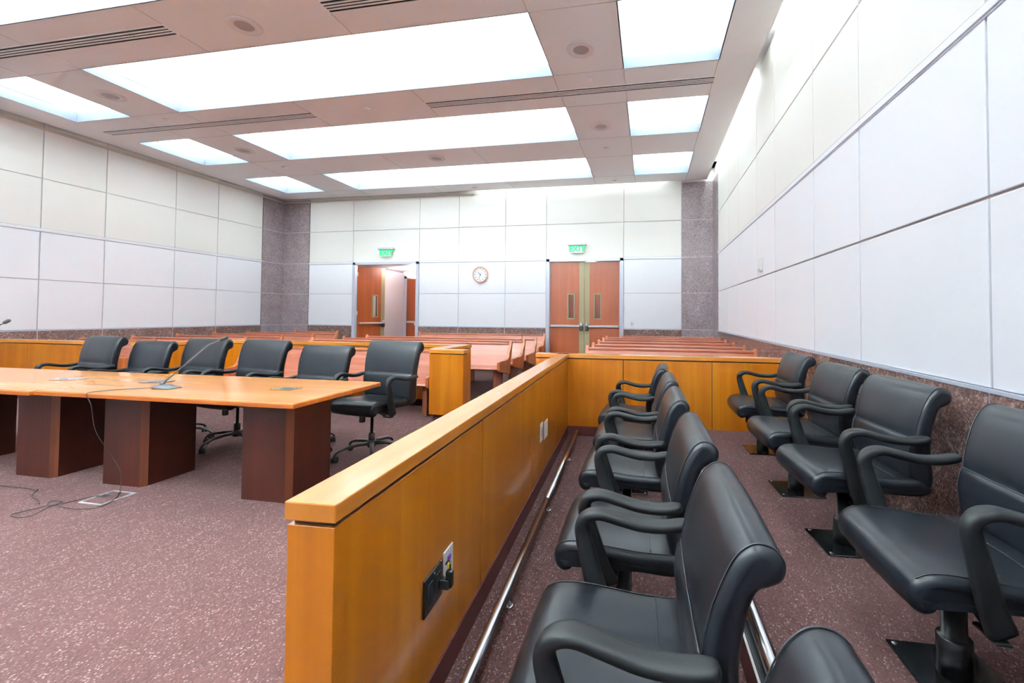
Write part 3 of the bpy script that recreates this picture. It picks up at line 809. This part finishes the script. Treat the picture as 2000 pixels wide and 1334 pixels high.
# ---------------------------------------------------------------- tables
def table(x0, x1, y0, y1, z, legs, label):
    t = thing('conference_table', label, 'table', (x0, y0, 0))
    X, Y = x1 - x0, y1 - y0
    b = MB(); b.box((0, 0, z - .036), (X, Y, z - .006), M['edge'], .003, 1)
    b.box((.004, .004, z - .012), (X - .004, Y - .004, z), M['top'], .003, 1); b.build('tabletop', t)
    for lx0, lx1, ly0, ly1 in legs:
        lx0 -= x0; lx1 -= x0; ly0 -= y0; ly1 -= y0
        c = .035
        b = MB(); b.prism([(lx0, ly0), (lx1 - c, ly0), (lx1 - c + .004, ly0 + .004), (lx1 - .004, ly0 + c - .004), (lx1, ly0 + c), (lx1, ly1), (lx0, ly1)], 0, z - .036, M['mahog'], 'Z'); o = b.build('leg', t)
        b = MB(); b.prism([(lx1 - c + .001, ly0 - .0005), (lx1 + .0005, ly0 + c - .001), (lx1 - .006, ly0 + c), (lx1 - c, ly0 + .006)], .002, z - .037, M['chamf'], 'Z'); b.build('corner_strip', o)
table(-4.362, -2.193, 2.425, 3.352, .712, ((-2.75, -2.372, 2.60, 2.99), (-3.995, -3.625, 2.62, 3.0)), 'long maple topped conference table carrying the gooseneck microphone')
table(-6.53, -4.368, 2.405, 3.34, .710, ((-4.86, -4.49, 2.62, 3.0), (-6.0, -5.64, 2.62, 3.03)), 'left conference table, its top butted against the table with the microphone')

def cable_box(loc, rot, m, label, opened=False):
    t = thing('cable_box', label, 'cable box', loc, rot)
    b = MB()
    if opened:
        for lo, hi in (((-.085, -.06, 0), (-.07, .06, .004)), ((.07, -.06, 0), (.085, .06, .004)), ((-.07, -.06, 0), (.07, -.045, .004)), ((-.07, .045, 0), (.07, .06, .004))): b.box(lo, hi, M['brass'])
        b.build('rim', t)
        b = MB(); b.box((-.07, -.045, 0), (.07, .045, .001), M['gunmetal']); b.box((-.03, -.03, .001), (.05, .02, .0025), M['black']); b.build('well', t)
    else:
        b.box((-.10, -.055, 0), (.10, .055, .007), M[m], .002, 1); b.build('lid', t)
        b = MB(); b.box((-.03, -.050, .0065), (.03, -.040, .009), M['black'], .001, 1); b.build('finger_slot', t)
cable_box((-4.80, 2.885, .711), R(20), 'silver', 'flush silver cable cover in the left table top')
cable_box((-3.93, 2.925, .713), R(12), 'gunmetal', 'dark grey cable cover behind the microphone base')
cable_box((-2.665, 2.875, .713), R(0), 'brass', 'open brass rimmed cable box at the right end of the table', True)

def mic(loc, rot, pts, label, cat='microphone'):
    t = thing('gooseneck_microphone', label, cat, loc, rot)
    b = MB()
    sec = lambda x, w, h: [(x, -w, 0), (x, -w, h * .5), (x, -w * .6, h), (x, w * .6, h), (x, w, h * .5), (x, w, 0)]
    b.rings([sec(-.075, .035, .014), sec(-.06, .050, .026), sec(-.01, .055, .030), sec(.05, .055, .016), sec(.085, .050, .005)], M['mic']); b.build('base', t)
    b = MB(); b.lathe([(.016, .026), (.016, .036), (.007, .042)], M['mic'], 16, at=(-.035, .01, 0)); b.build('collar', t)
    b = MB(); p = spline(pts, 6); b.tube(p, .0048, M['mic'], 10); b.build('gooseneck', t)
    a, c = Vector(pts[-1]), Vector(pts[-2]); d = (a - c).normalized()
    b = MB(); b.tube([a - d * .005, a, a + d * .01, a + d * .045, a + d * .055], [.007, .013, .0145, .0145, .009], M['rubber'], 14); b.build('capsule', t)
    return t
mic((-3.55, 2.70, .713), R(6), [(-.035, .01, .03), (.03, .012, .085), (.17, .02, .205), (.30, .03, .315), (.335, .035, .335), (.40, .04, .362)], 'black gooseneck microphone standing on the conference table')
mic((-5.95, 2.85, .711), R(6), [(-.035, .01, .03), (.03, .012, .14), (.13, .02, .30), (.22, .03, .40), (.27, .035, .435), (.325, .04, .465)], 'black gooseneck microphone at the left picture edge, on the left table')

o = MB()
cp = spline([(-3.62, 2.675, .718), (-3.74, 2.60, .717), (-3.82, 2.50, .717), (-3.84, 2.43, .716), (-3.845, 2.412, .70), (-3.82, 2.425, .62), (-3.80, 2.44, .45), (-3.76, 2.50, .28), (-3.70, 2.53, .14), (-3.67, 2.51, .03), (-3.655, 2.50, .006), (-3.57, 2.41, .006), (-3.515, 2.30, .006), (-3.615, 2.245, .006), (-3.79, 2.25, .006), (-3.86, 2.27, .006), (-3.88, 2.20, .008), (-3.92, 2.10, .006), (-3.83, 2.08, .006), (-3.77, 2.11, .008), (-3.81, 2.20, .012), (-3.845, 2.30, .010), (-3.91, 2.285, .014), (-3.87, 2.24, .010), (-3.80, 2.30, .010), (-3.77, 2.40, .008), (-3.71, 2.43, .010)], 6)
o.tube(cp, .0025, M['cord'], 8)
tag(o.build('microphone_cord'), 'thin dark microphone cord hanging over the table edge onto the carpet', 'cord')
o = MB()
o.tube(spline([(-4.72, 2.43, .006), (-4.55, 2.425, .006), (-4.40, 2.43, .006), (-4.27, 2.41, .006), (-4.215, 2.385, .03), (-4.17, 2.33, .006), (-4.06, 2.30, .006), (-4.00, 2.275, .006), (-3.96, 2.25, .006)], 6), .0025, M['cord'], 8)
tag(o.build('microphone_cord'), 'loose dark cord on the carpet leading off toward the left table', 'cord')
t = thing('floor_box', 'carpet filled floor outlet box with a silver frame, in front of the table', 'floor box', (-3.652, 2.427, 0), R(0))
b = MB()
for lo, hi in (((-.10, -.105, 0), (.10, -.090, .005)), ((-.10, .090, 0), (.10, .105, .005)), ((-.10, -.090, 0), (-.086, .090, .005)), ((.086, -.090, 0), (.10, .090, .005))): b.box(lo, hi, M['floorframe'], .001, 1)
b.build('frame', t)
b = MB(); b.box((-.088, -.093, 0), (.088, .093, .0025), M['carpet']); b.build('lid', t)
b = MB(); b.box((-.088, -.01, .0025), (-.02, .045, .0045), M['satin']); b.box((-.078, 0, .0045), (-.03, .035, .0055), M['black']); b.build('cable_door', t)

# ---------------------------------------------------------------- chairs
def pillow(b, prof, w, r, m, widthf=None, crown=0., n=5, mid=6):
    """closed (y,z) profile swept across x with rounded sides"""
    N = len(prof)
    area = sum(prof[k][0] * prof[(k + 1) % N][1] - prof[(k + 1) % N][0] * prof[k][1] for k in range(N))
    sg = 1 if area > 0 else -1
    nor = []
    for k in range(N):
        a, c = prof[k - 1], prof[(k + 1) % N]; ty, tz = c[0] - a[0], c[1] - a[1]; l = math.hypot(ty, tz) or 1
        nor.append((tz / l * sg, -ty / l * sg))
    xs = [(-1, q) for q in range(n + 1)] + [(0, q) for q in range(1, mid)] + [(1, q) for q in range(n, -1, -1)]
    rings = []
    for side, q in xs:
        if side == 0:
            x = -w + r + (2 * w - 2 * r) * q / mid; ins = 0
        else:
            a = q / n * PI / 2; x = side * (w - r + r * math.cos(a)) if side else 0; ins = r * (1 - math.sin(a))
        cr = crown * max(0, 1 - (x / w) ** 2)
        ring = []
        for (y, z), (ny, nz) in zip(prof, nor):
            f = widthf(y, z) if widthf else 1
            ring.append((x * f, y + ny * (cr - ins), z + nz * (cr - ins)))
        rings.append(ring)
    b.rings(rings, m)

SEATP = spline([(-.235, .395), (-.205, .418), (-.15, .416), (-.05, .418), (.06, .428), (.15, .434), (.205, .428), (.240, .405), (.252, .370), (.243, .335), (.218, .318), (.190, .326), (.172, .345), (.10, .352), (-.02, .348), (-.16, .340), (-.235, .345), (-.262, .370)], 4, True)
BACKP = spline([(-.185, .405), (-.168, .46), (-.163, .52), (-.172, .578), (-.184, .600), (-.190, .640), (-.205, .700), (-.228, .765), (-.252, .808), (-.283, .832), (-.318, .828), (-.340, .800), (-.335, .768), (-.312, .752), (-.288, .738), (-.272, .690), (-.258, .60), (-.262, .50), (-.272, .42), (-.262, .375), (-.225, .362)], 4, True)

def arm_mesh(s, wide=1.):
    pts = spline([(.255, .045, .305), (.264, .075, .38), (.272, .102, .47), (.277, .124, .55), (.278, .130, .592), (.278, .112, .622), (.279, .070, .633), (.281, .01, .621), (.285, -.06, .606), (.290, -.13, .604), (.295, -.185, .612), (.298, -.212, .618)], 5)
    n = len(pts); rings = []
    for k, p in enumerate(pts):
        P = Vector(p); d = (Vector(pts[min(k + 1, n - 1)]) - Vector(pts[max(k - 1, 0)])).normalized()
        X = Vector((1, 0, 0)); nr = d.cross(X).normalized(); X = nr.cross(d).normalized()
        f = k / (n - 1)
        t = min(1, max(0, (f - .30) / .22))                 # upright -> arm rest
        a = .0175 * (1 - t) + .030 * t; c = (.038 - .012 * min(1, f / .3)) * (1 - t) + .0165 * t
        if f > .86: e = (f - .86) / .14; e = math.sqrt(max(0, 1 - (.985 * e) ** 2.4)); a *= e; c *= .35 + .65 * e
        rings.append([P + X * a * math.copysign(abs(math.cos(q)) ** .7, math.cos(q)) + nr * c * math.copysign(abs(math.sin(q)) ** .7, math.sin(q)) for q in [2 * PI * j / 14 for j in range(14)]])
    rings = [[Vector((s * (v.x + wide), v.y, v.z)) for v in r] for r in rings]
    b = MB(); b.rings(rings, M['plastic']); return b

def back_w(y, z):
    # tapers a little toward the seat
    return .90 + .10 * min(1, max(0, (z - .36) / .40))

def chair_top(t, dz, tall=1., wide=1.):
    """upholstery, arms and mechanism common to all the chairs"""
    P = dict(loc=(0, 0, dz))
    b = MB(); pillow(b, SEATP, .250, .026, M['leather'], lambda y, z: 1 - .05 * max(0, y - .1) / .15, .006); seat = b.build('seat', t, **P)
    b = MB(); b.tube([(x, -.105, .4235 + .003 * (1 - (x / .25) ** 2)) for x in [-.235 + .0235 * k for k in range(21)]], .0016, M['stitch'], 6)
    k0 = [p for p in SEATP[:28]]
    for s in (-1, 1):
        b.tube([(s * .232 * (1 - .05 * max(0, y - .1) / .15), y, z + .0015) for y, z in k0 if y > -.22], .0016, M['stitch'], 6)
    b.build('piping', seat)
    TB = [(y, z if z < .45 else .45 + (z - .45) * tall) for y, z in BACKP]
    bw = .262 * wide
    b = MB(); pillow(b, TB, bw, .024, M['leather'], back_w, .005); back = b.build('backrest', t, **P)
    b = MB()
    fr = [p for p in TB[:4 * 13]]
    for s in (-1, 1):
        b.tube([(s * (bw - .016) * back_w(y, z), y + .001, z + .001) for y, z in fr], .0016, M['stitch'], 6)
    b.tube([(x, -.180 + .004 * (1 - (x / .25) ** 2), .45 + .15 * tall) for x in [-.235 + .0235 * k for k in range(21)]], .0018, M['stitch'], 6)
    b.build('piping', back)
    for s in (-1, 1):
        arm_mesh(s, .02 if wide > 1 else 0.).build('armrest', t, **P)
    b = MB()
    b.box((-.075, -.12, .295), (.075, .13, .352), M['base'], .012, 2)
    b.box((-.262, .01, .305), (.262, .06, .335), M['base'], .006, 1)
    b.prism([(-.10, .30), (-.26, .345), (-.275, .44), (-.262, .44), (-.24, .365), (-.09, .33)], -.05, .05, M['base'], 'X', .004)
    b.build('mechanism', t, **P)
    b = MB(); b.lathe([(.022, .235), (.026, .24), (.026, .285), (.020, .30)], M['base'], 18, at=(0, .115, 0)); b.build('tension_knob', t, **P)
    b = MB(); b.tube([(-.07, .03, .315), (-.16, .045, .300), (-.20, .05, .292)], .006, M['base'], 8); b.box((-.275, .032, .282), (-.185, .072, .292), M['base'], .004, 2); b.build('lever', t, **P)

def jury_chair(label, loc, rot, group):
    t = thing('jury_chair', label, 'chair', loc, rot, group)
    chair_top(t, 0)
    b = MB(); b.lathe([(.048, .006), (.048, .125), (.044, .130), (.034, .132), (.034, .31)], M['base'], 24); b.build('pedestal', t)
    b = MB(); b.box((-.135, -.135, 0), (.135, .135, .008), M['plate'], .002, 1); pl = b.build('floor_plate', t)
    for sx in (-1, 1):
        for sy in (-1, 1):
            b = MB(); b.lathe([(.010, .008), (.009, .011), (.0005, .0125)], M['steel'], 12, at=(sx * .115, sy * .115, 0)); b.build('screw', pl)
    return t

def task_chair(label, loc, rot, group, dz, spin):
    t = thing('swivel_chair', label, 'chair', loc, rot, group)
    chair_top(t, dz, 1.24, 1.16)
    b = MB(); b.lathe([(.028, .10), (.028, .205), (.024, .21), (.014, .212), (.014, .31 + dz)], M['base'], 20); b.build('gas_lift', t)
    b = MB()
    b.lathe([(.036, .085), (.040, .10), (.040, .135), (.030, .145)], M['base'], 20)
    for k in range(5):
        a = spin + k * 2 * PI / 5; d = Vector((math.cos(a), math.sin(a), 0)); n = Vector((-d.y, d.x, 0))
        rg = []
        for f, z, w, h in ((.02, .118, .022, .018), (.12, .120, .020, .016), (.22, .108, .018, .013), (.285, .086, .017, .011), (.310, .066, .016, .012), (.318, .05, .010, .008)):
            p = d * f; rg.append([p + n * w * math.cos(q) + Vector((0, 0, z + h * math.sin(q))) for q in [2 * PI * j / 10 for j in range(10)]])
        b.rings(rg, M['base'])
    b.build('star_base', t)
    for k in range(5):
        a = spin + k * 2 * PI / 5; c = Vector((math.cos(a) * .305, math.sin(a) * .305, 0)); ax = a + .9
        b = MB()
        for s in (-1, 1):
            rot_ = Matrix.Rotation(ax, 3, 'Z')
            tmp = MB(); q = bmesh.new(); bmesh.ops.create_cone(q, cap_ends=True, segments=18, radius1=.026, radius2=.026, depth=.018)
            bmesh.ops.rotate(q, verts=q.verts, cent=(0, 0, 0), matrix=Matrix.Rotation(PI / 2, 3, 'X'))
            bmesh.ops.translate(q, verts=q.verts, vec=(0, s * .013, .026))
            b.add(q, b.mi(M['rubber']), rot_, c)
            tmp.bm.free()
        b.tube([c + Vector((0, 0, .028)), c + Vector((0, 0, .062))], .010, M['base'], 8)
        b.build('caster', t)
    return t

def face(t): return R(90 + t)
proto = None
row1 = [(-.05, .46, 0, 'cut by the bottom picture edge'), (-.08, 1.18, .5, 'large in the foreground'),
        (-.10, 1.89, .8, 'third from the viewpoint'), (-.129, 2.663, .7, 'fourth from the viewpoint'), (-.138, 3.378, .5, 'fifth from the viewpoint'),
        (-.17, 4.077, -2.6, 'beside the far wall')]
row2 = [(.965, .84, 0, 'in the bottom right corner'), (.969, 1.663, 1.7, 'cut by the right edge'),
        (.978, 2.505, 5.1, 'third from the viewpoint'), (.966, 3.213, 3.9, 'fourth from the viewpoint'), (.967, 4.086, 1.0, 'beside the far wall')]
for rows, z, nm in ((row1, 0, 'black leather jury chair in the front row, '), (row2, SP, 'black leather jury chair in the raised back row, ')):
    for x, y, tt, l in rows:
        g = 'jury chairs in the front row' if z == 0 else 'jury chairs in the back row'
        if proto is None: proto = jury_chair(nm + l, (x, y, z), face(tt), g)
        else: dup(proto, (x, y, z), face(tt), nm + l, g)

tc = [(-6.05, 3.65, -8, .080, 'leftmost of the six'), (-5.36, 3.65, -8, .038, 'second from the left of the six'), (-4.66, 3.66, -8, .074, 'third from the left of the six'),
      (-3.925, 3.65, -8, .074, 'fourth from the left of the six'), (-3.20, 3.65, -7, .031, 'fifth from the left of the six'), (-2.45, 3.62, -10, .092, 'rightmost of the six, seat in view')]
for k, (x, y, tt, dz, l) in enumerate(tc):
    task_chair('black swivel chair behind the table, ' + l, (x, y, 0), R(180 + tt), 'swivel chairs along the table', dz, .35 + .4 * k)

# ---------------------------------------------------------------- camera
f, yaw, pitch, roll, pcx, pcy, H = 863.187, .19071, .02486, .00711, 1100., 594.177, 1.28
cyw, syw, cp, sp = math.cos(yaw), math.sin(yaw), math.cos(pitch), math.sin(pitch)
fw = Vector((-syw * cp, cyw * cp, sp)); rt = Vector((cyw, syw, 0)); up = rt.cross(fw)
cr_, sr_ = math.cos(roll), math.sin(roll)
r2 = cr_ * rt + sr_ * up; u2 = -sr_ * rt + cr_ * up
cam = bpy.data.cameras.new('camera'); co = bpy.data.objects.new('camera', cam); C.objects.link(co)
mw = Matrix((r2, u2, -fw)).transposed().to_4x4(); mw.translation = (0, 0, H); co.matrix_world = mw
cam.sensor_width = 36; cam.sensor_fit = 'HORIZONTAL'; cam.lens = f / 2000 * 36
cam.shift_x = -(pcx - 1000) / 2000; cam.shift_y = -(667 - pcy) / 2000
cam.clip_start = .05; cam.clip_end = 100
scene.camera = co

# ---------------------------------------------------------------- world and colour
w = bpy.data.worlds.new('world'); scene.world = w; w.use_nodes = True
w.node_tree.nodes['Background'].inputs['Color'].default_value = (.05, .05, .055, 1)
w.node_tree.nodes['Background'].inputs['Strength'].default_value = .3
vs = scene.view_settings
vs.view_transform = 'Standard'; vs.look = 'None'; vs.exposure = 1.3; vs.gamma = 1.; vs.use_curve_mapping = False
cy = scene.cycles
cy.use_denoising = True
cy.use_adaptive_sampling = True; cy.adaptive_threshold = .015
cy.max_bounces = 8; cy.diffuse_bounces = 5; cy.glossy_bounces = 3; cy.transmission_bounces = 4; cy.sample_clamp_indirect = 6
cy.caustics_reflective = False; cy.caustics_refractive = False
